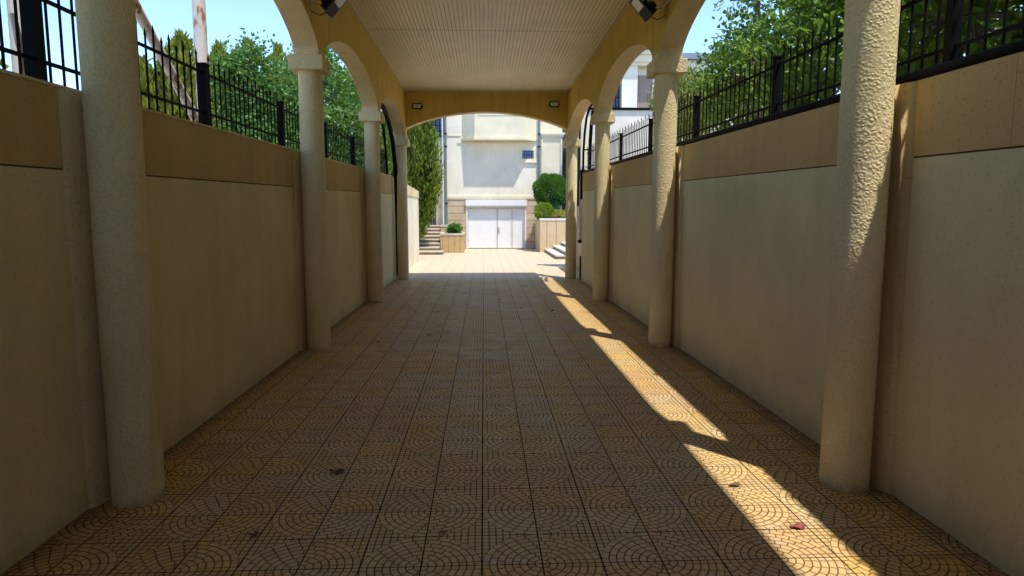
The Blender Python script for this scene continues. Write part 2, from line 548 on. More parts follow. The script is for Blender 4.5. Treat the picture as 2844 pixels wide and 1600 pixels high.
def mesh_np(name, V, F, mat, parent=None, loc=(0, 0, 0)):
    """fast build: V (n,3) world, F (m,k) same-size polygons"""
    me = bpy.data.meshes.new(name)
    V = np.asarray(V, dtype=np.float32) - np.asarray(loc, dtype=np.float32)
    F = np.asarray(F, dtype=np.int32)
    k = F.shape[1]
    me.vertices.add(len(V)); me.vertices.foreach_set('co', V.ravel())
    me.loops.add(F.size); me.loops.foreach_set('vertex_index', F.ravel())
    me.polygons.add(len(F))
    me.polygons.foreach_set('loop_start', np.arange(0, F.size, k, dtype=np.int32))
    me.update(calc_edges=True)
    me.materials.append(MATS[mat])
    o = bpy.data.objects.new(name, me)
    COL.objects.link(o)
    if parent:
        o.parent = parent
        o.location = Vector(loc) - world_loc(parent)
    else:
        o.location = loc
    return o

# ---------------------------------------------------------------- the ground
Y0, YEND = -5.6, 17.58            # length of the covered drive
g = MB(); g.box(-400, -400, -0.6, 400, 400, -0.06)
tag(g.build("ground", "soil"), kind='structure')
d = MB(); d.add([(-9, -6, 0), (9, -6, 0), (9, 32.3, 0), (-9, 32.3, 0), (-9, -6, -0.05), (9, -6, -0.05), (9, 32.3, -0.05), (-9, 32.3, -0.05)],
              [(0, 1, 2, 3), (4, 7, 6, 5), (0, 4, 5, 1), (1, 5, 6, 2), (2, 6, 7, 3), (3, 7, 4, 0)])
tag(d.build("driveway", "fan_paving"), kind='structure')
# raised gardens behind the two walls
gl = MB(); gl.box(-300, -120, -0.05, -2.76, 17.2, 1.9); gl.box(-300, 17.2, -0.05, -3.6, 200, 1.2)
tag(gl.build("garden_terrain", "garden_earth"), kind='structure')
gr = MB(); gr.box(2.76, -120, -0.05, 300, 20.45, 1.95)
tag(gr.build("garden_terrain", "garden_earth"), kind='structure')

# ---------------------------------------------------------------- walls
A = 2.2326; DY = 4.4824; YC = [3.9726 + DY * i for i in (-2, -1, 0, 1, 2, 3)]
SL = 0.018
def zt(side, y):  return (2.43 + SL * (y - 3.4)) if side < 0 else (2.50 + SL * (y - 3.0))
def zg(side, y):  return (1.985 + SL * (y - 3.4)) if side < 0 else (2.06 + SL * (y - 3.0))
YW1 = {-1: 17.25, 1: 16.95}

def wall(side):
    lab = ("long beige plaster wall on the left of the drive, with ochre band and plain top" if side < 0
           else "long beige plaster wall on the right of the drive, capped by a black pipe")
    t = thing("boundary_wall", (side * 2.6, 6, 0), lab, "wall")
    y1 = YW1[side]
    xi, xo = side * 2.45, side * 2.75
    def slab(x0, x1, ya, yb, f0, f1, dz0=0.0, dz1=0.0):
        b = MB(); n = 1
        b.hexa([(x0, ya, f0(ya) + dz0), (x1, ya, f0(ya) + dz0), (x1, yb, f0(yb) + dz0), (x0, yb, f0(yb) + dz0),
                (x0, ya, f1(ya) + dz1), (x1, ya, f1(ya) + dz1), (x1, yb, f1(yb) + dz1), (x0, yb, f1(yb) + dz1)])
        return b
    lo, hi = min(xi, xo), max(xi, xo)
    slab(lo, hi, Y0, y1, lambda y: -0.04, lambda y: zg(side, y) - 0.004).build("wall_panel", "wall_plaster", t)
    # shadow-gap strip, set back
    slab(lo + 0.015, hi - 0.015, Y0, y1 - 0.003, lambda y: zg(side, y) - 0.004, lambda y: zg(side, y) + 0.006).build("groove", "recess_dark", t)
    bb = MB()
    ys = [Y0, -2.6, 0.35, 3.1, 5.55, 8.3, 11.0, 13.9, y1]
    for a_, c_ in zip(ys[:-1], ys[1:]):
        e = 0.0015
        lo2, hi2 = lo - 0.006, hi + 0.006
        ya, yb = a_ + (e if a_ != Y0 else 0), c_ - (e if c_ != y1 else 0)
        f0 = lambda y: zg(side, y) + 0.006
        f1 = lambda y: zt(side, y)
        bb.hexa([(lo2, ya, f0(ya)), (hi2, ya, f0(ya)), (hi2, yb, f0(yb)), (lo2, yb, f0(yb)),
                 (lo2, ya, f1(ya)), (hi2, ya, f1(ya)), (hi2, yb, f1(yb)), (lo2, yb, f1(yb))])
    bb.build("band", "band_plaster", t)
    if side < 0:
        slab(lo - 0.018, hi + 0.018, Y0, y1, lambda y: zt(side, y), lambda y: zt(side, y), 0.001, 0.018).build("coping", "arcade_soffit", t)
    else:
        pb = MB()
        pb.tube([(2.462, Y0, zt(1, Y0) + 0.036), (2.462, 5.0, zt(1, 5.0) + 0.036), (2.462, y1, zt(1, y1) + 0.036)], 0.029, 10)
        pb.build("cap_pipe", "black_iron", t)
        slab(2.462, hi + 0.01, Y0, y1, lambda y: zt(1, y), lambda y: zt(1, y), 0.001, 0.02).build("coping", "arcade_soffit", t)
    # half-round pilasters on the wall behind the columns
    for yc in YC:
        yy = yc + 0.05
        if yy > y1 - 0.2:
            continue
        p = MB(); n = 14; r = 0.058; x0 = side * 2.449
        vs_ = []
        for zf in (-0.03, zt(side, yy) - 0.004):
            for k in range(n + 1):
                a = math.pi * k / n
                vs_.append((x0 - side * r * math.sin(a), yy + 0.20 * math.cos(a), zf))
        fs = [(k, k + 1, n + 2 + k, n + 1 + k) for k in range(n)] + [tuple(range(n + 1, 2 * n + 2))]
        if side > 0:
            fs = [f[::-1] for f in fs]
        p.add(vs_, fs, 0, False)
        p.sm = [True] * n + [False]
        p.build("pilaster", "pilaster_plaster", t)
    return t
wall(-1); wall(1)

# ---------------------------------------------------------------- covered walkway: columns, arcades, beam, ceiling, roof
can = thing("covered_walkway", (0, 6.2, 0), "long cream and ochre canopy over the drive, arched on round columns", "canopy")
ZCAP, ZIMP, ZSP, HA, ZCE = 3.477, 3.65, 3.735, 0.50, 4.839
XIN, XOUT = 2.085, 2.385
def make_column(x, y):
    c = MB()
    n = 40; rings = 40
    r = 0.146
    prof = [(r, ZCAP * i / rings) for i in range(rings + 1)]
    prof[0] = (r, -0.02)
    c.lathe(prof, n, (x, y))
    # hand-trowelled unevenness of the shaft
    for i, p in enumerate(c.v):
        a = math.atan2(p[1] - y, p[0] - x)
        k = 1 + 0.006 * math.sin(3 * a + p[2] * 2.1) + 0.005 * math.sin(5 * a - p[2] * 3.7) + 0.004 * math.sin(9.0 * p[2])
        c.v[i] = (x + (p[0] - x) * k, y + (p[1] - y) * k, p[2])
    o = c.build("column", "column_roughcast", can, (x, y, 0))
    cp = MB(); cp.box(x - 0.207, y - 0.207, ZCAP, x + 0.207, y + 0.207, ZIMP, b=0.008)
    cp.build("capital", "column_roughcast", o)
    im = MB(); im.box(x - 0.152, y - 0.158, ZIMP - 0.004, x + 0.152, y + 0.158, ZSP + 0.001, b=0.004)
    im.build("impost_block", "column_roughcast", o)
    return o
col0 = make_column(-A, YC[0])
for s in (-1, 1):
    for yc in YC:
        if s == -1 and yc == YC[0]:
            continue
        dup(col0, can, (s * A - can.location.x, yc - can.location.y, 0))

def arcade(side):
    m = MB()
    xi, xo = side * XIN, side * XOUT
    ztop = 4.985
    pts = []                                     # underside polyline
    pts.append((Y0, ZSP))
    for i, yc in enumerate(YC):
        if i == 0:
            pts.append((yc - 0.158, ZSP))
        pts.append((yc + 0.158, ZSP)) if i == 0 else None
        if i + 1 < len(YC):
            a, b = yc + 0.158, YC[i + 1] - 0.158
            mid, hs = (a + b) / 2, (b - a) / 2
            for k in range(1, 48):
                u = -math.cos(math.pi * k / 48)
                pts.append((mid + hs * u, ZSP + HA * (1 - u * u) ** 0.70))
            pts.append((b, ZSP))
            pts.append((YC[i + 1] + 0.158, ZSP))
    # drop duplicates
    q = [pts[0]]
    for p in pts[1:]:
        if p[0] - q[-1][0] > 1e-5:
            q.append(p)
    pts = q
    for (ya, za), (yb, zb) in zip(pts[:-1], pts[1:]):
        fin = [(xi, ya, za), (xi, yb, zb), (xi, yb, ztop), (xi, ya, ztop)]
        fout = [(xo, ya, za), (xo, ya, ztop), (xo, yb, ztop), (xo, yb, zb)]
        sof = [(xi, ya, za), (xo, ya, za), (xo, yb, zb), (xi, yb, zb)]
        for quad, mi in ((fin, 0), (fout, 1), (sof, 1)):
            if side < 0:
                pass
            else:
                quad = quad[::-1]
            m.add(quad, [(0, 1, 2, 3)], mi)
    ya, yb = pts[0][0], pts[-1][0]
    for yy, fl in ((ya, 0), (yb, 1)):
        quad = [(xi, yy, ZSP), (xi, yy, ztop), (xo, yy, ztop), (xo, yy, ZSP)]
        m.add(quad, [(0, 1, 2, 3)], 1)
    m.build("arcade_beam", ["arcade_ochre", "arcade_soffit"], can)
arcade(-1); arcade(1)

def end_beam(y0, y1):
    m = MB(); n = 40; w = XIN - 0.003
    zs, rise, ztop = 3.91, 0.43, 4.98
    for k in range(n):
        xa, xb = -w + 2 * w * k / n, -w + 2 * w * (k + 1) / n
        f = lambda x: zs + rise * (1 - (x / w) ** 2) ** 0.9
        za, zb = f(xa), f(xb)
        m.add([(xa, y0, za), (xb, y0, zb), (xb, y0, ztop), (xa, y0, ztop)], [(0, 1, 2, 3)], 0)
        m.add([(xa, y1, za), (xa, y1, ztop), (xb, y1, ztop), (xb, y1, zb)], [(0, 1, 2, 3)], 1)
        m.add([(xa, y0, za), (xa, y1, za), (xb, y1, zb), (xb, y0, zb)], [(0, 1, 2, 3)], 1)
    m.build("end_beam", ["arcade_ochre", "arcade_soffit"], can)
end_beam(17.27, 17.575)

# ribbed ceiling boards in lengths between cross seams
seams = [Y0 + 0.02, -0.4, 5.6, 11.62, 17.262]
N = 62; wsl = 2 * (XIN - 0.03) / N
for a, b in zip(seams[:-1], seams[1:]):
    m = MB(); ya, yb = a + 0.008, b - 0.008
    x = -(XIN - 0.03)
    prof = []
    for k in range(N):
        x0 = x + k * wsl
        prof += [(x0, ZCE), (x0 + wsl - 0.016, ZCE), (x0 + wsl - 0.014, ZCE + 0.014), (x0 + wsl - 0.002, ZCE + 0.014)]
    prof.append((x + N * wsl, ZCE))
    for (xa, za), (xb, zb) in zip(prof[:-1], prof[1:]):
        m.add([(xa, ya, za), (xa, yb, za), (xb, yb, zb), (xb, ya, zb)], [(0, 1, 2, 3)])
    m.build("ceiling_panel", "ceiling_pvc", can)
for y in seams[1:-1]:
    m = MB(); m.box(-XIN + 0.03, y - 0.01, ZCE + 0.006, XIN - 0.03, y + 0.01, ZCE + 0.012)
    m.build("ceiling_seam", "ceiling_gap", can)
m = MB()
for s in (-1, 1):
    m.box(min(s * (XIN - 0.034), s * (XIN - 0.001)), Y0, ZCE - 0.012, max(s * (XIN - 0.034), s * (XIN - 0.001)), 17.268, ZCE + 0.02)
m.box(-XIN + 0.036, 17.235, ZCE - 0.012, XIN - 0.036, 17.268, ZCE + 0.003)
m.build("ceiling_trim", "ceiling_trim", can)
m = MB(); m.box(-2.64, Y0 - 0.3, 4.99, 2.64, 17.62, 5.12)
m.build("roof_slab", "arcade_soffit", can)
m = MB(); m.box(-2.55, Y0 - 0.2, 5.122, 2.55, 17.55, 5.16)
m.build("roof_cover", "roof_felt", can)

# unseen gate added behind the camera to dim the near bays, open above
t = thing("light_block_gate", (0, Y0 - 0.1, 0), "unseen dark double gate added behind the camera to dim the drive", "gate")
for s in (-1, 1):
    m = MB(); m.box(min(s * 0.01, s * 2.43), Y0 - 0.12, 0.04, max(s * 0.01, s * 2.43), Y0 - 0.06, 3.0)
    for k in range(5):
        xx = s * (0.25 + 0.48 * k)
        m.box(xx - 0.03, Y0 - 0.0599, 0.06, xx + 0.03, Y0 - 0.03, 2.98)
    m.build("block_gate_leaf", "block_gate_steel", t)

# ---------------------------------------------------------------- floodlights
def big_flood(side):
    lab = ("black floodlight on the left arcade above the second left column, tilted into the drive" if side < 0
           else "black floodlight on the right arcade above the second right column, tilted into the drive")
    y = 7.95
    t = thing("floodlight", (side * 2.085, y, 4.12), lab, "floodlight", "floodlights facing across the drive")
    # the plate leans 42 degrees, its lamp side turned to the middle of the drive
    cx, cz = side * 1.80, 4.17
    a = R(48)
    u = Vector((-side * math.cos(a), 0, math.sin(a)))        # up along the plate
    nrm = Vector((-side * math.sin(a), 0, -math.cos(a)))     # lamp side
    c = Vector((cx, y, cz))
    def plate(u0, u1, y0, y1, n0, n1):
        q = []
        for nn in (n0, n1):
            for uu, yy in ((u0, y0), (u1, y0), (u1, y1), (u0, y1)):
                q.append(c + u * uu + Vector((0, yy, 0)) + nrm * nn)
        return q
    m = MB(); m.hexa(plate(-0.15, 0.15, -0.16, 0.16, -0.03, 0.045)); m.build("housing", "lamp_black", t)
    m = MB()
    for k in range(7):
        yy = -0.12 + 0.04 * k
        m.hexa(plate(-0.11, 0.11, yy - 0.006, yy + 0.006, -0.075, -0.03))
    m.build("heat_sink", "lamp_black", t)
    m = MB(); m.hexa(plate(-0.01, 0.13, -0.12, 0.12, 0.046, 0.05)); m.build("lamp_glass", "lamp_glass", t)
    m = MB(); m.hexa(plate(0.035, 0.125, -0.166, -0.161, -0.015, 0.03)); m.build("rating_plate", "lamp_glass", t)
    m = MB()
    for yy in (-0.175, 0.175):
        m.bar((side * 2.082, y + yy, 4.20), (cx, y + yy, cz), 0.03, 0.012)
    m.bar((side * 2.078, y - 0.18, 4.20), (side * 2.078, y + 0.18, 4.20), 0.012, 0.04)
    m.build("bracket", "lamp_metal", t)
    m = MB(); m.tube([(side * 2.08, y + 0.05, 4.08), (side * 1.98, y + 0.05, 4.03), (side * 1.88, y + 0.03, 4.07), (side * 1.84, y, 4.14)], 0.006, 6)
    m.build("cable", "lamp_black", t)
big_flood(-1); big_flood(1)

def small_flood(x, z, lab):
    y = 17.27
    t = thing("floodlight", (x, y, z), lab, "floodlight", "small floodlights on the end beam")
    m = MB(); m.box(x - 0.12, y - 0.13, z - 0.065, x + 0.12, y - 0.07, z + 0.075, b=0.008); m.build("housing", "lamp_black", t)
    m = MB(); m.box(x - 0.095, y - 0.134, z - 0.045, x + 0.095, y - 0.1305, z + 0.045); m.build("lamp_glass", "lamp_glass", t)
    m = MB(); m.box(x - 0.04, y - 0.137, z - 0.012, x + 0.04, y - 0.1345, z + 0.012); m.build("led_chip", "lamp_metal", t)
    for xa in (x - 0.135, x + 0.122):
        m = MB(); m.box(xa, y - 0.10, z - 0.02, xa + 0.013, y - 0.001, z + 0.02); m.build("bracket", "lamp_black", t)
small_flood(-1.77, 4.45, "small white-faced floodlight at the left end of the far arched beam")
small_flood(1.735, 4.52, "small white-faced floodlight at the right end of the far arched beam")

# ---------------------------------------------------------------- iron fences on the walls
def fence(side):
    xf = -2.58 if side < 0 else 2.545
    lab = ("black iron picket fence with spear tips on the left wall" if side < 0
           else "black iron picket fence with spear tips on the right wall above the black pipe")
    t = thing("iron_fence", (xf, 6, 2.4), lab, "fence")
    base = 0.02
    y1 = YW1[side] - 0.12
    rail_t = lambda y: zt(side, y) + 0.51
    rail_b = lambda y: zt(side, y) + 0.160
    sp = DY / 2
    p0 = 3.87 if side < 0 else 3.70
    posts = [p0 + sp * k for k in range(-4, 6) if Y0 < p0 + sp * k < y1 + 0.1]
    pw = 0.075 if side < 0 else 0.060
    pm = None
    for yp in posts:
        zb = zt(side, yp) + base
        if pm is None:
            m = MB()
            m.box(xf - pw / 2, yp - pw / 2, zb, xf + pw / 2, yp + pw / 2, zb + 0.555)
            m.box(xf - pw / 2 - 0.006, yp - pw / 2 - 0.006, zb + 0.555, xf + pw / 2 + 0.006, yp + pw / 2 + 0.006, zb + 0.57)
            pm = m.build("post", "black_iron", t, (xf, yp, zb))
        else:
            dup(pm, t, Vector((xf, yp, zb)) - Vector(t.location))
    for nm, f, hh in (("top_rail", rail_t, 0.021), ("bottom_rail", rail_b, 0.021)):
        m = MB()
        edges = [Y0] + posts + [y1]
        m.bar((xf, Y0, f(Y0)), (xf, y1, f(y1)), 0.018, hh)
        m.build(nm, "black_iron", t)
    # pickets, alternately long and short, each with a forged point
    def picket_geo(m, y, long):
        zb = zt(side, y) + base
        ztp = rail_t(y) + (0.135 if long else 0.085)
        w = 0.0058
        m.box(xf - w, y - w, zb, xf + w, y + w, ztp)
        q = w * 1.5
        m.add([(xf - q, y - q, ztp), (xf + q, y - q, ztp), (xf + q, y + q, ztp), (xf - q, y + q, ztp), (xf, y, ztp + 0.055)],
              [(0, 3, 2, 1), (0, 1, 4), (1, 2, 4), (2, 3, 4), (3, 0, 4)])
    protos = {}
    ps = []
    step = sp / 18
    for a in [posts[0] - sp] + posts:
        for k in range(1, 18):
            y = a + step * k
            if Y0 < y < y1:
                ps.append((y, k % 2))
    near = sorted([p for p in ps if p[0] > 2.6])[:100]
    rest = MB()
    for y, lg in ps:
        if (y, lg) in near:
            zb = zt(side, y) + base
            if lg not in protos:
                m = MB(); picket_geo(m, y, lg)
                protos[lg] = m.build("picket", "black_iron", t, (xf, y, zb))
            else:
                dup(protos[lg], t, Vector((xf, y, zb)) - Vector(t.location))
        else:
            picket_geo(rest, y, lg)
    tag(rest.build("picket_row", "black_iron", t), kind='stuff')
fence(-1); fence(1)

# arched pipe frames at the far end of both walls
def frame(side):
    lab = ("dark arched pipe standing at the far end of the left wall" if side < 0
           else "black arched pipe frame standing on the far end of the right wall")
    if side < 0:
        t = thing("arched_frame", (-2.36, 17.42, 0), lab, "pipe frame")
        m = MB(); m.tube([(-2.36, 17.42, -0.02), (-2.36, 17.40, 1.4), (-2.37, 17.36, 2.7), (-2.38, 17.0, 3.5), (-2.40, 16.5, 3.95), (-2.42, 15.8, 4.2), (-2.42, 15.0, 4.3)], 0.055, 12)
        m.build("outer_pipe", "black_iron", t)
        m = MB(); m.tube([(-2.55, 17.1, 2.69), (-2.55, 16.9, 3.3), (-2.53, 16.5, 3.75), (-2.5, 15.8, 4.0), (-2.5, 15.0, 4.1)], 0.03, 8)
        m.build("inner_pipe", "black_iron", t)
        m = MB(); m.lathe([(0.0, 0.09), (0.075, 0.09), (0.08, 0.0)], 16, (-2.36, 17.42)); m.build("foot", "white_marble", t)
    else:
        t = thing("arched_frame", (2.46, 16.85, 2.7), lab, "pipe frame")
        m = MB()
        m.tube([(2.47, 16.95, 2.1), (2.47, 16.95, 2.85)], 0.075, 12)
        m.build("stub_post", "black_iron", t)
        m = MB(); m.tube([(2.47, 16.98, 2.7), (2.47, 16.95, 3.3), (2.47, 16.8, 3.75), (2.47, 16.5, 4.1), (2.47, 16.1, 4.27), (2.47, 15.3, 4.33)], 0.03, 10)
        m.build("outer_pipe", "black_iron", t)
        m = MB(); m.tube([(2.60, 16.75, 2.7), (2.60, 16.7, 3.5), (2.60, 16.55, 3.95), (2.58, 16.2, 4.2), (2.55, 15.3, 4.27)], 0.045, 10)
        m.build("inner_pipe", "black_iron", t)
        m = MB()
        for z in (2.75, 3.35):
            m.bar((2.47, 16.96, z), (2.6, 16.75, z), 0.03, 0.03)
        m.build("bracket", "black_iron", t)
frame(-1); frame(1)
t = thing("downpipe", (2.43, 17.06, 1.0), "white rain downpipe on the end of the right wall", "pipe")
m = MB(); m.tube([(2.43, 17.06, 1.0), (2.43, 17.06, 2.55), (2.45, 17.04, 2.72), (2.52, 16.99, 2.78)], 0.038, 10); m.build("pipe", "white_pipe", t)
m = MB(); m.box(2.37, 17.0, 0.97, 2.49, 17.11, 1.05); m.build("clamp", "lamp_black", t)
m = MB(); m.box(2.42, 16.97, 0.0, 2.62, 17.12, 0.62)
tag(m.build("gate_stop", "door_wood"), "low dark brown block at the foot of the right wall end", "block")

# white rusty pipe frame in the left garden
t = thing("pipe_frame", (-3.3, 6.3, 1.9), "white rust-streaked pipe frame with a slanting brace behind the left fence", "pipe frame")
for x, y, r in ((-3.3, 7.86, 0.072), (-3.3, 4.85, 0.06), (-3.55, 4.75, 0.075)):
    m = MB(); m.tube([(x, y, 1.85), (x, y, 3.5), (x, y, 6.2)], r, 14); m.build("upright", "rusty_white_paint", t)
m = MB(); m.tube([(-3.3, 7.72, 2.72), (-3.3, 6.6, 3.54), (-3.3, 4.9, 4.82)], 0.05, 12); m.build("brace", "rusty_white_paint", t)
m = MB(); m.tube([(-3.05, 4.66, 2.0), (-3.05, 4.42, 3.0)], 0.022, 8); m.build("strut", "rusty_white_paint", t)
m = MB(); m.tube([(-3.3, 4.4, 6.2), (-3.3, 8.3, 6.2)], 0.06, 12); m.build("top_bar", "rusty_white_paint", t)

# ---------------------------------------------------------------- courtyard house at the end of the drive
YF = 32.15
h = thing("courtyard_house", (0.4, 33.5, 0), "cream plaster house closing the courtyard, with white garage doors and a bay", "house")
m = MB()
# front wall with the garage opening left free
m.box(-1.87, YF, 2.40, 2.60, 36, 9.5)
m.box(-1.87, YF, -0.05, -0.95, 36, 2.40)
m.box(1.99, YF, -0.05, 2.60, 36, 2.40)
m.box(-0.95, 33.0, -0.05, 1.99, 36, 2.40)
m.build("front_wall", "facade_plaster", h)
m = MB()
m.box(2.602, YF + 0.12, -0.05, 3.74, 36, 9.4); m.box(3.74, YF + 1.6, -0.05, 8, 36, 9.4)
m.build("side_wall", "facade_cream", h)
m = MB(); m.box(-6, 34.2, -0.05, -1.88, 36, 9.0); m.build("wing_wall", "facade_cream", h)
m = MB(); m.box(-1.93, YF - 0.09, 2.44, 2.64, YF - 0.003, 2.56); m.box(-1.9, YF - 0.05, 2.38, 2.62, YF - 0.003, 2.437); m.build("string_course", "facade_cream", h)
m = MB(); m.box(-1.35, YF - 0.04, 5.08, 2.35, YF - 0.003, 5.15); m.box(-1.86, YF - 0.03, 5.42, -1.16, YF - 0.003, 5.46)
m.box(2.62, YF + 0.04, 5.42, 3.80, YF + 0.117, 5.52); m.box(2.62, YF, 5.522, 3.86, YF + 0.117, 5.62); m.build("moulding", "facade_cream", h)
m = MB(); m.box(2.72, YF + 0.07, 3.0, 2.78, YF + 0.118, 5.4); m.box(3.66, YF + 0.07, 0.0, 3.74, YF + 0.118, 5.4); m.build("corner_strip", "facade_cream", h)
# travertine base and quoins left and right of the garage
for xa, xb in ((-1.84, -0.955), (1.995, 2.58)):
    m = MB(); m.box(xa, YF - 0.05, 0, xb, YF - 0.003, 2.375); m.build("stone_base", "travertine_quoin", h)
# bay window block with splayed cheeks
zb, ztp = 5.25, 8.4
P = [(-1.12, YF), (-0.5, YF - 0.63), (1.86, YF - 0.63), (2.42, YF)]
def ring(off, z):
    return [(P[0][0] - off, P[0][1] - 0.003, z), (P[1][0] - off * .5, P[1][1] - off, z), (P[2][0] + off * .5, P[2][1] - off, z), (P[3][0] + off, P[3][1] - 0.003, z)]
m = MB()
r0, r1 = ring(0, zb), ring(0, ztp)
m.add(r0 + r1, [(0, 1, 5, 4), (1, 2, 6, 5), (2, 3, 7, 6), (3, 2, 1, 0), (4, 5, 6, 7)])
bay = m.build("bay", "facade_cream", h)
m = MB(); r0, r1 = ring(0.06, zb - 0.06), ring(0.06, zb + 0.05)
m.add(r0 + r1, [(0, 1, 5, 4), (1, 2, 6, 5), (2, 3, 7, 6), (3, 2, 1, 0), (4, 5, 6, 7)]); m.build("bay_moulding", "facade_cream", bay)
m = MB(); m.box(-0.3, YF - 0.65, 6.32, 1.66, YF - 0.633, 6.40); m.build("window_sill", "facade_cream", bay)
m = MB(); m.box(-0.2, YF - 0.645, 6.42, 1.56, YF - 0.634, 8.0); m.build("window", "dark_glass", bay)
# small barred window
m = MB()
x0, x1, z0, z1 = 1.66, 2.47, 4.22, 4.84
xi0, xi1, zi0, zi1 = 1.78, 2.34, 4.36, 4.75
m.box(x0, YF - 0.05, z0, x1, YF - 0.003, zi0); m.box(x0, YF - 0.05, zi1, x1, YF - 0.003, z1)
m.box(x0, YF - 0.05, zi0, xi0, YF - 0.003, zi1); m.box(xi1, YF - 0.05, zi0, x1, YF - 0.003, zi1)
m.box(x0 - 0.03, YF - 0.08, z0 - 0.05, x1 + 0.03, YF - 0.003, z0 - 0.002)
w = m.build("window", "facade_cream", h)
m = MB(); m.box(xi0, YF - 0.012, zi0, xi1, YF - 0.004, zi1); m.build("pane", "blue_glass", w)
m = MB()
for k in range(1, 5):
    xx = xi0 + (xi1 - xi0) * k / 5
    m.box(xx - 0.01, YF - 0.035, zi0, xx + 0.01, YF - 0.018, zi1)
m.box(xi0, YF - 0.034, 4.54, xi1, YF - 0.019, 4.56)
m.box(xi0, YF - 0.036, zi1 - 0.03, xi1, YF - 0.016, zi1); m.box(xi0, YF - 0.036, zi0, xi1, YF - 0.016, zi0 + 0.03)
m.build("grille", "lamp_black", w)
# garage: white lintel board, frame, three leaves
m = MB(); m.box(-0.97, YF - 0.16, 2.10, 2.01, YF - 0.055, 2.375, b=0.006); m.build("garage_lintel", "white_paint", h)
m = MB(); m.box(-0.96, YF - 0.135, 2.03, 2.0, YF - 0.056, 2.098); m.box(-0.95, YF - 0.08, 0.0, -0.865, YF + 0.14, 2.028); m.box(1.905, YF - 0.08, 0.0, 1.99, YF + 0.14, 2.028)
m.box(-0.864, YF + 0.05, 1.975, 1.904, YF + 0.14, 2.028); m.build("garage_frame", "door_frame_paint", h)
gd = None
for (a, b) in ((-0.86, 0.555), (0.575, 1.285), (1.30, 1.90)):
    m = MB(); m.box(a, YF + 0.07, 0.03, b, YF + 0.11, 1.97, b=0.006)
    gd = m.build("garage_door", "white_paint", h)
    m = MB()
    e = 0.05
    for q in ((a + .01, 0.04, a + e, 1.96), (b - e, 0.04, b - .01, 1.96), (a + e, 1.96 - e, b - e, 1.96), (a + e, 0.04, b - e, 0.04 + e)):
        m.box(q[0], YF + 0.058, q[1], q[2], YF + 0.069, q[3])
    m.build("door_rim", "door_frame_paint", gd)
    if abs(a - 0.575) < 1e-6:
        m = MB(); m.box(0.60, YF + 0.03, 0.80, 0.66, YF + 0.057, 1.05); m.tube([(0.63, YF + 0.02, 0.95), (0.75, YF + 0.02, 0.95)], 0.012, 8); m.build("handle", "lamp_metal", gd)
m = MB()
for xx in (-0.85, 1.895):
    for z in (0.35, 1.55):
        m.tube([(xx, YF + 0.05, z), (xx, YF + 0.05, z + 0.13)], 0.016, 8)
m.build("hinge", "lamp_metal", h)
# rain pipes on both corners of the facade
for xx, zl in ((-1.9, 1.15), (2.60, 0.6)):
    m = MB(); m.tube([(xx, YF - 0.09, zl), (xx, YF - 0.09, 4.0), (xx, YF - 0.09, 9.2)], 0.055, 10)
    pp = m.build("rain_pipe", "green_pipe", h)
    for z in (2.2, 4.9, 5.5):
        m = MB(); m.box(xx - 0.07, YF - 0.16, z, xx + 0.07, YF - 0.005, z + 0.05)
        m.build("clamp", "lamp_black", pp)
m = MB(); m.tube([(-2.05, YF - 0.05, 1.2), (-2.05, YF - 0.05, 4.0), (-2.05, YF - 0.05, 9.2)], 0.04, 10); m.build("white_pipe", "white_pipe", h)
# left porch: column, doorway, landing, blue window
pc = MB(); pc.box(-2.46, 32.8, 1.15, -2.12, 33.15, 1.95, b=0.01); pc.box(-2.44, 32.83, 1.95, -2.14, 33.12, 4.0, b=0.01)
pco = pc.build("porch_column", "facade_cream", h)
m = MB(); m.box(-2.50, 32.76, 1.90, -2.08, 33.19, 2.0, b=0.01); m.build("plinth_band", "facade_cream", pco)
m = MB(); m.box(-2.56, 32.7, 4.0, -2.02, 33.22, 4.30, b=0.02); m.build("capital", "facade_cream", pco)
m = MB(); m.box(-4.2, 32.6, 4.32, -1.95, 34.19, 5.2); m.build("porch_roof", "facade_cream", h)
m = MB(); m.box(-3.7, 34.12, 1.2, -2.3, 34.196, 3.9); m.build("porch_door", "door_wood", h)
m = MB(); m.box(-5, 32.5, -0.05, -1.89, 34.19, 1.15); m.build("landing", "limestone_step", h)
m = MB()
for k in range(12):
    m.box(-4.0 + k * 0.13, 33.3, 1.15, -3.97 + k * 0.13, 33.33, 1.95)
m.box(-4.1, 33.29, 1.95, -2.45, 33.34, 2.0); m.build("balustrade", "facade_plaster", h)
m = MB(); m.box(-3.3, 34.13, 5.62, -2.1, 34.197, 7.2)
bw = m.build("window", "blue_glass", h)
m = MB()
for k in range(7):
    m.box(-3.32 + k * 0.2, 34.11, 5.6, -3.295 + k * 0.2, 34.128, 7.2)
for k in range(6):
    m.box(-3.32, 34.105, 5.6 + k * 0.28, -2.08, 34.127, 5.625 + k * 0.28)
m.build("frame", "lamp_black", bw)
# dark loggia on the right
m = MB(); m.box(3.75, YF + 1.5, 0, 7.9, YF + 1.597, 9.3); m.build("loggia_glazing", "dark_glass", h)
m = MB()
for z in (1.2, 2.4, 3.6, 4.8):
    m.box(3.75, YF + 1.42, z, 7.9, YF + 1.497, z + 0.06)
for k in range(8):
    m.box(3.8 + k * 0.55, YF + 1.42, 0, 3.85 + k * 0.55, YF + 1.496, 9.2)
m.build("loggia_frame", "door_wood", h)
m = MB(); m.box(-6.2, YF - 0.25, 9.52, 8.2, 36.3, 9.75); m.build("roof", "roof_tile_grey", h)

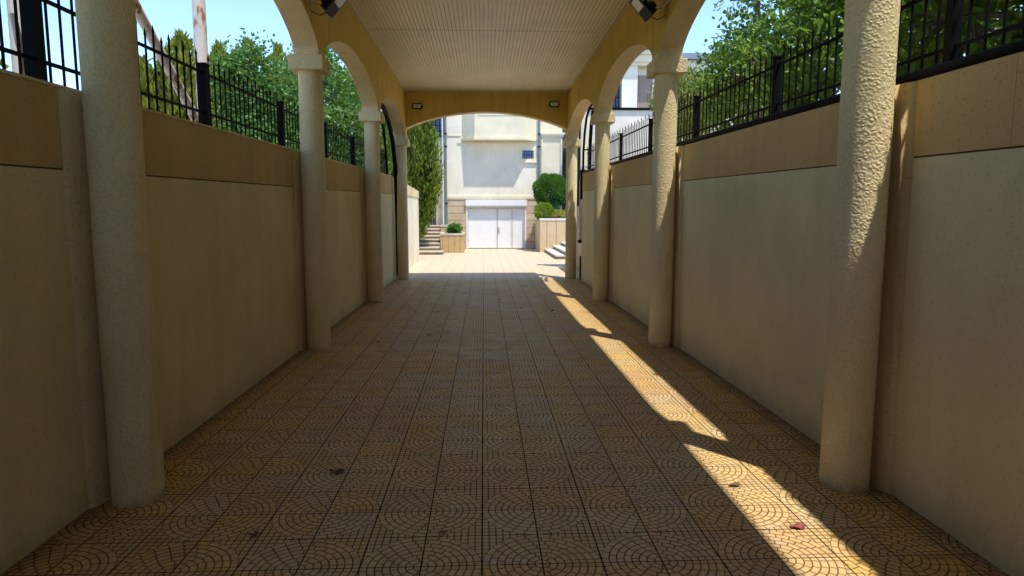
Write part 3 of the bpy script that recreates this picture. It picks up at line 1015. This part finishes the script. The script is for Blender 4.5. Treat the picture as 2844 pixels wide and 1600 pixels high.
# left stairs with a planter beside them
st = thing("stone_stairs", (-2.4, 30, 0), "pale stone steps climbing to the porch left of the garage", "stairs")
nst = 8; y_s, y_e = 27.6, 32.5
for k in range(nst):
    ya = y_s + (y_e - y_s) * k / nst
    z1 = 0.144 * (k + 1)
    xr = -1.80 if k == 0 else -2.02
    m = MB(); m.box(-3.4, ya + 0.03, 0.144 * k - 0.02, xr - 0.01, y_e - 0.004, z1 - 0.045, 0)
    m.box(-3.42, ya, z1 - 0.0449, xr, ya + 0.66, z1, 1)
    m.build("step", ["step_riser", "limestone_step"], st)

def planter_box(name, x0, x1, y0, y1, z, mat, label, cap="limestone_step", wall_t=0.12, ov=0.02):
    t = thing(name, ((x0 + x1) / 2, (y0 + y1) / 2, 0), label, "planter")
    m = MB()
    m.box(x0, y0, -0.03, x1, y0 + wall_t, z); m.box(x0, y1 - wall_t, -0.03, x1, y1, z)
    m.box(x0, y0 + wall_t, -0.03, x0 + wall_t, y1 - wall_t, z); m.box(x1 - wall_t, y0 + wall_t, -0.03, x1, y1 - wall_t, z)
    m.build("planter_wall", mat, t)
    m = MB(); w = wall_t + ov
    zz0, zz1 = z + 0.002, z + 0.09
    m.box(x0 - ov, y0 - ov, zz0, x1 + ov, y0 + w, zz1); m.box(x0 - ov, y1 - w, zz0, x1 + ov, y1 + ov, zz1)
    m.box(x0 - ov, y0 + w, zz0, x0 + w, y1 - w, zz1); m.box(x1 - w, y0 + w, zz0, x1 + ov, y1 - w, zz1)
    m.build("rim", cap, t)
    m = MB(); m.box(x0 + wall_t, y0 + wall_t, z - 0.2, x1 - wall_t, y1 - wall_t, z - 0.03); m.build("soil", "soil", t)
    return t
planter_box("stone_planter", -2.0, -0.97, 28.9, 30.4, 0.77, "travertine_planter", "ochre travertine planter left of the garage, holding a leafy plant")
planter_box("stone_planter", -2.12, -1.75, 31.2, 31.9, 1.10, "travertine_quoin", "pale square stone pedestal behind the ochre planter, beside the rain pipe")

# right planter wall and steps
planter_box("stone_planter", 2.42, 7.5, 29.2, 32.0, 1.42, "travertine_planter_wide", "long pale travertine planter right of the garage, filled with shrubs", "white_marble", 0.2)
st = thing("stone_stairs", (4.2, 27, 0), "white stone steps rising to the right below the long planter", "stairs")
for k in range(8):
    x0 = 2.64 + 0.36 * k; z1 = 0.155 * (k + 1)
    m = MB(); m.box(x0 + 0.03, 24.73, 0.155 * k - 0.02, 6.5, 29.195, z1 - 0.05, 0)
    m.box(x0, 24.7, z1 - 0.0499, x0 + 0.5, 29.196, z1, 1)
    m.build("step", ["step_riser", "white_marble"], st)

# left courtyard wall beyond the canopy
t = thing("courtyard_wall", (-2.6, 21, 0), "sunlit cream wall with hipped cap beyond the left end of the canopy", "wall")
m = MB(); m.box(-2.75, 17.85, -0.03, -2.45, 24.0, 2.28); m.build("wall_panel", "facade_cream", t)
m = MB()
m.hexa([(-2.77, 17.83, 2.29), (-2.43, 17.83, 2.29), (-2.43, 24.02, 2.29), (-2.77, 24.02, 2.29),
        (-2.77, 17.83, 2.70), (-2.43, 17.83, 2.70), (-2.43, 24.02, 2.52), (-2.77, 24.02, 2.52)])
m.build("band", "arcade_soffit", t)

# white garden wall across the right garden
t = thing("garden_wall", (6.4, 20.6, 0), "white plaster wall with dark cap line behind the right fence", "wall")
m = MB(); m.box(2.95, 20.5, -0.03, 11, 20.75, 4.90); m.build("wall_panel", "garden_wall_white", t)
m = MB(); m.box(2.9, 20.44, 4.902, 11.05, 20.8, 4.97); m.build("cap", "black_iron", t)
m = MB(); m.box(2.93, 20.46, 3.2, 3.12, 20.497, 4.9); m.build("corner_strip", "facade_cream", t)

# neighbour's house behind it
hn = thing("neighbour_house", (8.5, 33, 0), "white neighbouring house with layered cornices seen through the right arch", "house")
m = MB(); m.box(5.2, 30.4, 0, 7.7, 36, 8.3); m.box(6.15, 30.0, 0, 6.85, 30.397, 8.3); m.build("wall", "garden_wall_white", hn)
m = MB()
for z, e in ((8.30, 0.08), (8.45, 0.16), (8.75, 0.26)):
    m.box(5.2 - e, 30.0 - e, z + 0.003, 7.7 + e, 36, z + (0.15 if z < 8.4 else 0.30 if z < 8.7 else 0.2))
m.build("cornice", "facade_cream", hn)
m = MB(); m.box(5.22, 30.3, 5.5, 6.1, 30.396, 7.6); w = m.build("window", "dark_glass", hn)
m = MB()
for k in range(7):
    m.box(5.22 + k * 0.14, 30.25, 5.5, 5.24 + k * 0.14, 30.297, 7.6)
for k in range(5):
    m.box(5.22, 30.24, 5.6 + k * 0.45, 6.1, 30.296, 5.63 + k * 0.45)
m.build("grille", "lamp_black", w)
m = MB(); m.box(6.95, 30.3, 6.2, 7.6, 30.396, 7.95); m.build("window", "brown_window", hn)
m = MB(); m.box(4.9, 29.6, 8.98, 8.0, 36.3, 9.08); m.build("roof", "roof_tile_grey", hn)
hn = thing("distant_house", (15, 44, 0), "distant house with flat blue-grey roof above the right garden trees", "house")
m = MB(); m.box(11.6, 42, 0, 18, 48, 11.3); m.build("wall", "garden_wall_white", hn)
m = MB(); m.box(11.3, 41.6, 11.302, 18.3, 48.3, 11.65); m.build("roof", "roof_tile_grey", hn)

# ---------------------------------------------------------------- vegetation
def frames(nrm):
    """orthonormal frames (n,3) for leaf directions"""
    nrm = nrm / np.linalg.norm(nrm, axis=1, keepdims=True)
    ref = rng.normal(size=nrm.shape)
    a = np.cross(nrm, ref); a /= np.linalg.norm(a, axis=1, keepdims=True)
    return nrm, a, np.cross(nrm, a)

def leaves(P, D, length, width, curl=0.25):
    """folded pointed leaves: P base points, D directions (n,3)"""
    n = len(P)
    d, a, b = frames(D)
    L = (length * rng.uniform(0.65, 1.25, n))[:, None]
    W = (width * rng.uniform(0.7, 1.2, n))[:, None]
    v = np.empty((n, 6, 3))
    v[:, 0] = P
    v[:, 1] = P + d * L * 0.35 + a * W * 0.5 + b * W * curl
    v[:, 2] = P + d * L * 0.72 + a * W * 0.38 + b * W * curl * 0.7 - b * L * 0.05
    v[:, 3] = P + d * L - b * L * 0.14
    v[:, 4] = P + d * L * 0.72 - a * W * 0.38 + b * W * curl * 0.7 - b * L * 0.05
    v[:, 5] = P + d * L * 0.35 - a * W * 0.5 + b * W * curl
    base = (np.arange(n) * 6)[:, None]
    F = np.concatenate([base + np.array([[0, 1, 2, 3]]), base + np.array([[0, 3, 4, 5]])], axis=1).reshape(-1, 4)
    return v.reshape(-1, 3), F

def limb(m, p0, p1, r0, r1, wob=0.08, n=6):
    p0 = Vector(p0); p1 = Vector(p1); L = (p1 - p0).length
    pts = []; rs = []
    for i in range(n + 1):
        f = i / n
        p = p0.lerp(p1, f)
        if 0 < i < n:
            p += Vector((random.uniform(-1, 1), random.uniform(-1, 1), random.uniform(-0.5, 0.5))) * wob * L * 0.5
        pts.append(p); rs.append(r0 + (r1 - r0) * f)
    m.tube(pts, rs, 8)
    return pts

def broadleaf(name, base, blobs, nclu, per, L, W, mat, label, group=None, spread=0.22, droop=0.3, cat="tree"):
    """blobs: list of (centre, radii); crown of leaf clusters on twigs, trunk and limbs"""
    t = thing(name, base, label, cat, group)
    m = MB()
    top = Vector(blobs[0][0])
    b = Vector(base)
    fork = b.lerp(Vector((top.x, top.y, top.z)), 0.45)
    limb(m, b, fork, 0.09, 0.06)
    cl = []
    vol = np.array([r[0] * r[1] * r[2] for _, r in blobs]); vol = vol / vol.sum()
    for (c, r), f in zip(blobs, vol):
        k = max(4, int(nclu * f))
        dirs = rng.normal(size=(k, 3)); dirs /= np.linalg.norm(dirs, axis=1, keepdims=True)
        rad = rng.uniform(0.35, 1.0, k) ** 0.55
        pts = np.array(c) + dirs * rad[:, None] * np.array(r)
        cl.append(pts)
        limb(m, fork, c, 0.05, 0.02, 0.15)
        for q in pts[: min(k, 34)]:
            limb(m, c, q, 0.016, 0.005, 0.15, 4)
    m.build("trunk", "bark", t)
    cl = np.concatenate(cl)
    n = len(cl) * per
    P = np.repeat(cl, per, axis=0) + np.clip(rng.normal(scale=spread, size=(n, 3)), -1.5 * spread, 1.5 * spread) * np.array([1, 1, 0.8])
    D = rng.normal(size=(n, 3)); D[:, 2] -= droop
    V, F = leaves(P, D, L, W)
    mesh_np("crown", V, F, mat, t, base)
    return t

def conifer(name, base, height, rad, mat, label, group=None, nspray=900, L=0.32, W=0.075, flame=6, shape=0.75):
    t = thing(name, base, label, "tree", group)
    bx, by, bz = base
    m = MB(); limb(m, base, (bx, by, bz + height * 0.85), 0.10, 0.02, 0.02)
    m.build("trunk", "bark", t)
    # several upright leaders give the flame-like outline
    lead = [(0.0, 0.0, height, rad)]
    for k in range(flame):
        a = rng.uniform(0, 2 * math.pi); rr = rad * rng.uniform(0.35, 0.85)
        lead.append((rr * math.cos(a), rr * math.sin(a), height * rng.uniform(0.70, 0.97) * (1 - 0.12 * rr / rad), rad * rng.uniform(0.22, 0.45)))
    Ps, Ds = [], []
    tot = sum(l[2] * l[3] for l in lead)
    for lx, ly, hh, rr in lead:
        k = int(nspray * hh * rr / tot)
        f = rng.uniform(0.02, 1.0, k)
        env = rr * np.clip(np.sin(np.pi * np.clip(f, 0, 1) ** shape) * 0.85 + 0.25 * (1 - f), 0.02, None)
        a = rng.uniform(0, 2 * np.pi, k)
        q = env * np.sqrt(rng.uniform(0.25, 1.0, k)) * (0.8 + 0.3 * np.sin(a * 3 + f * 9))
        ox, oy = lx * np.minimum(1, f * 2.0), ly * np.minimum(1, f * 2.0)
        Ps.append(np.stack([bx + ox + q * np.cos(a), by + oy + q * np.sin(a), bz + f * hh], 1))
        Ds.append(np.stack([np.cos(a) * 0.55, np.sin(a) * 0.55, 0.9 + 0.7 * f], 1) + rng.normal(scale=0.28, size=(k, 3)))
    P = np.concatenate(Ps); D = np.concatenate(Ds)
    # each spray: a fan of three narrow blades
    P3 = np.repeat(P, 3, axis=0); D3 = np.repeat(D, 3, axis=0) + rng.normal(scale=0.3, size=(len(P) * 3, 3))
    V, F = leaves(P3, D3, L, W, 0.15)
    mesh_np("crown", V, F, mat, t, base)
    return t

# left garden: golden conifers in a row, broadleaf shrubs before them
gx = "conifers in a row beyond the left fence"
cons = [((-7.0, 13.2, 1.9), 2.1, 0.9, "golden conifer with low crown, leftmost beyond the left fence"),
        ((-7.0, 15.9, 1.9), 3.8, 1.35, "golden conifer with pointed top just left of the white upright pole"),
        ((-7.2, 18.6, 1.9), 4.25, 1.4, "golden conifer rising directly right of the white upright pole"),
        ((-7.3, 21.2, 1.9), 5.0, 1.4, "golden conifer standing behind the blue-green shrub beyond the left fence"),
        ((-7.3, 24.2, 1.9), 5.6, 1.5, "tallest golden conifer, seen just left of the second left column capital"),
        ((-7.5, 27.6, 1.9), 5.7, 1.5, "golden conifer farthest along the left row, behind the second left column")]
for b, hh, rr, lab in cons:
    conifer("conifer_tree", b, hh, rr, "leaf_golden_conifer", lab, gx, nspray=5200, L=0.25, W=0.045, flame=14)
conifer("conifer_tree", (-5.6, 11.9, 1.9), 2.35, 1.1, "leaf_golden_conifer", "low bushy golden conifer behind the slanting white brace", gx, nspray=3200, L=0.20, W=0.038, flame=12)
conifer("conifer_tree", (-5.6, 9.6, 1.9), 1.1, 0.8, "leaf_golden_conifer", "lowest dark green conifer bush behind the first left column", gx, nspray=2200, L=0.2, W=0.038, flame=8)
broadleaf("broadleaf_tree", (-5.2, 15.4, 1.9), [((-5.2, 15.0, 4.35), (0.65, 0.7, 1.2)), ((-5.2, 16.6, 3.3), (0.8, 1.1, 0.8)), ((-5.0, 14.3, 2.9), (0.7, 0.7, 0.8))],
          300, 36, 0.11, 0.062, "leaf_bluegreen", "blue-green broadleaf tree beyond the left fence right of the white pole", None, 0.2, 0.1)
broadleaf("broadleaf_tree", (-4.6, 18.4, 1.9), [((-4.6, 18.8, 5.0), (0.8, 1.5, 1.7)), ((-4.4, 17.2, 3.4), (0.8, 1.3, 1.2)), ((-4.2, 20.5, 4.2), (0.7, 1.6, 1.9))],
          340, 36, 0.13, 0.075, "leaf_bluegreen", "dense dark green broadleaf tree seen between the second and third left columns", None, 0.22, 0.1)
broadleaf("hedge_shrub", (-3.9, 15.2, 1.9), [((-3.9, 12.6, 2.55), (0.5, 1.2, 0.45)), ((-3.9, 15.2, 2.85), (0.5, 1.6, 0.6))],
          120, 30, 0.10, 0.06, "leaf_bluegreen", "low dark shrub along the foot of the left fence", None, 0.16, 0.1, "shrub")
broadleaf("climbing_plant", (-3.45, 4.4, 1.9), [((-3.35, 4.45, 2.72), (0.10, 0.25, 0.35))], 10, 10, 0.06, 0.04, "leaf_lime",
          "thin green climber on the white poles at the left edge", None, 0.07, 0.2, "plant")

# right garden: big-leaved trees pressing against the fence
gx = None
broadleaf("mulberry_tree", (3.9, 3.2, 1.95), [((3.7, 3.0, 3.4), (0.75, 1.6, 1.4)), ((4.3, 4.2, 4.4), (1.0, 1.5, 1.3)), ((3.7, 5.2, 3.3), (0.7, 1.2, 1.2))],
          520, 36, 0.10, 0.06, "leaf_mulberry", "dark mulberry tree right behind the nearest stretch of the right fence", gx, 0.17, 0.35)
broadleaf("mulberry_tree", (4.4, 7.6, 1.95), [((4.2, 7.2, 3.7), (0.95, 1.4, 1.6)), ((4.9, 8.6, 5.0), (1.1, 1.5, 1.3)), ((4.0, 8.2, 3.4), (0.6, 0.9, 0.7)), ((5.2, 7.0, 5.4), (1.2, 1.2, 1.0))],
          520, 32, 0.10, 0.06, "leaf_mulberry", "tall leafy mulberry tree left of the first right column, above the fence", gx, 0.18, 0.35)
broadleaf("mulberry_tree", (4.4, 11.2, 1.95), [((4.4, 10.8, 4.15), (0.9, 1.2, 0.7)), ((4.7, 12.0, 4.1), (0.8, 1.1, 1.0)), ((4.5, 11.2, 5.3), (0.5, 0.7, 0.55))],
          230, 30, 0.095, 0.058, "leaf_mulberry", "lighter green sprawling tree behind the right fence near its second post", gx, 0.18, 0.35)
broadleaf("tamarisk_shrub", (4.6, 15.4, 1.95), [((4.5, 15.0, 4.1), (0.75, 1.0, 0.85)), ((4.8, 16.2, 4.4), (0.6, 0.9, 0.8)), ((4.4, 14.0, 4.0), (0.6, 0.8, 0.6)), ((5.3, 17.4, 4.7), (0.7, 0.9, 0.9))],
          150, 46, 0.20, 0.022, "leaf_tamarisk", "feathery yellow-green shrub beside the second right column", None, 0.16, 1.2, "shrub")
conifer("pine_tree", (6.3, 23.5, 1.2), 5.4, 0.9, "leaf_pine", "young bright green pine in front of the white neighbouring house", None, 500, 0.34, 0.03, 5)
broadleaf("broadleaf_tree", (8.5, 6.0, 1.95), [((7.6, 4.5, 5.0), (2.0, 2.4, 2.4)), ((7.6, 8.5, 5.2), (1.6, 2.2, 2.2))],
          260, 26, 0.2, 0.12, "leaf_mulberry", "large dark tree filling the background of the right garden", None, 0.3, 0.3)

# unseen trees added beside both walls to keep skylight off the near bays
broadleaf("skylight_blocker_tree", (5.4, -1.5, 1.95), [((5.0, -3.6, 4.8), (1.1, 1.7, 2.4)), ((5.2, -0.6, 5.0), (1.1, 1.7, 2.5)), ((5.6, 1.6, 5.6), (1.2, 1.2, 2.0))],
          520, 34, 0.2, 0.15, "leaf_mulberry", "unseen dense tree added behind the right wall to block skylight", None, 0.3, 0.3)
broadleaf("skylight_blocker_tree", (-4.6, -2.0, 1.9), [((-4.3, -4.0, 4.8), (1.2, 1.6, 2.5)), ((-4.3, -1.2, 4.9), (1.2, 1.5, 2.5)), ((-4.4, 0.7, 4.7), (1.1, 0.9, 2.3))],
          520, 34, 0.2, 0.15, "leaf_bluegreen", "unseen dense tree added behind the left wall to block skylight", None, 0.3, 0.3)

# courtyard plants
conifer("cypress_tree", (-3.05, 28.2, 0.5), 7.2, 1.05, "leaf_cypress", "tall shaggy golden-green cypress left of the garage facade", None, 9500, 0.26, 0.05, 20, 0.9)
conifer("cypress_tree", (-4.9, 26.5, 1.2), 6.4, 1.2, "leaf_cypress", "second cypress half hidden behind the fourth left column", None, 7000, 0.19, 0.042, 12, 0.9)
broadleaf("leafy_bush", (-1.45, 29.6, 0.74), [((-1.4, 29.6, 1.0), (0.34, 0.4, 0.2))], 55, 26, 0.10, 0.045, "leaf_box",
          "leafy plant with thin stalks growing in the ochre planter", None, 0.07, -0.9, "plant")
stalks = MB()
plant = [o for o in bpy.data.objects if o.name.startswith("leafy_bush")][0]
for k in range(9):
    xx, yy = random.uniform(-1.75, -1.1), random.uniform(29.35, 29.85)
    stalks.tube([(xx, yy, 0.9), (xx + random.uniform(-.08, .08), yy, 1.3), (xx + random.uniform(-.16, .16), yy, random.uniform(1.4, 1.65))], 0.006, 5)
tag(stalks.build("stalks", "leaf_lime", plant), kind='stuff')

def ball(name, c, r, n, L, W, mat, label, cat="shrub", squash=1.0):
    t = thing(name, (c[0], c[1], c[2] - r * squash), label, cat)
    d = rng.normal(size=(n, 3)); d /= np.linalg.norm(d, axis=1, keepdims=True)
    rad = r * rng.uniform(0.3, 1.0, n) ** 0.4 * (1 + 0.06 * np.sin(d[:, 0] * 7 + d[:, 2] * 5))
    P = np.array(c) + d * rad[:, None] * np.array([1, 1, squash])
    V, F = leaves(P, d + rng.normal(scale=0.5, size=d.shape) + np.array([0, 0, 0.4]), L, W)
    mesh_np("foliage", V, F, mat, t, tuple(t.location))
    m = MB(); limb(m, t.location, c, 0.05, 0.03); m.build("stem", "bark", t)
ball("round_bush", (3.0, 30.6, 2.75), 0.80, 15000, 0.085, 0.035, "leaf_box", "large clipped round dark green bush in the long right planter", squash=1.0)
ball("low_bush", (2.62, 29.75, 1.78), 0.42, 2200, 0.09, 0.045, "leaf_lime", "low bright green bush at the left corner of the long right planter")
ball("low_bush", (3.3, 29.7, 1.62), 0.36, 1900, 0.09, 0.045, "leaf_yellow", "low yellow variegated bush beside the bright green bush in the right planter", squash=0.7)
t = thing("spiky_plant", (3.05, 29.95, 1.4), "spiky blue-green agave-like plant between the low bushes", "plant")
n = 70
D = rng.normal(size=(n, 3)); D[:, 2] = np.abs(D[:, 2]) + 0.5
V, F = leaves(np.tile(np.array([[3.05, 29.95, 1.75]]), (n, 1)), D, 0.55, 0.05, 0.1)
mesh_np("foliage", V, F, "leaf_agave", t, (3.05, 29.95, 1.4))
m = MB(); m.tube([(3.05, 29.95, 1.38), (3.05, 29.95, 1.78)], 0.04, 8); m.build("stem", "bark", t)

# ---------------------------------------------------------------- fallen leaves on the paving
def fallen(x, y, s, mat, label, group=None):
    a = random.uniform(0, 6.28); n = 7
    m = MB(); vs_ = []
    for k in range(n):
        f = k / (n - 1)
        w = s * 0.32 * math.sin(math.pi * min(1, f * 0.95 + 0.04)) ** 0.8
        zc = 0.006 + 0.10 * s * (f - 0.4) ** 2 * 4
        for sd in (-1, 0, 1):
            px, py = (f - 0.5) * s, sd * w
            vs_.append((x + px * math.cos(a) - py * math.sin(a), y + px * math.sin(a) + py * math.cos(a),
                        zc + (0.12 * s * abs(sd) * (0.5 + 0.5 * math.sin(k * 1.7 + sd)))))
    fs = []
    for k in range(n - 1):
        for j in range(2):
            i = k * 3 + j
            fs.append((i, i + 1, i + 4, i + 3))
    m.add(vs_, fs)
    tag(m.build("fallen_leaf", mat, None, (x, y, 0.0)), label, "leaf", group)
fg = "fallen leaves on the paving"
fallen(1.66, 3.41, 0.095, "leaf_dry_red", "curled red dry leaf lying in the sunlit strip at the right", fg)
fallen(-1.09, 4.31, 0.10, "leaf_dry_brown", "dark brown dry leaf right of the first left column", fg)
fallen(-1.35, 3.45, 0.06, "leaf_dry_brown", "small dark leaf nearest the bottom left corner", fg)
fallen(1.52, 3.98, 0.08, "leaf_dry_brown", "dark twiggy leaf on the edge of the sunlit strip near the first right column", fg)
for (x, y) in ((-0.92, 11.47), (-0.88, 9.28), (-1.54, 8.82), (0.59, 11.98), (1.14, 11.6), (0.23, 13.11), (-0.5, 14.2), (-1.2, 13.4), (0.9, 15.6)):
    fallen(x, y, 0.075, "leaf_dry_brown", "small brown dry leaf lying far along the shaded paving", fg)
fallen(-0.32, 3.43, 0.05, "leaf_dry_brown", "tiny brown leaf on a tile joint left of the middle, close to the camera", fg)
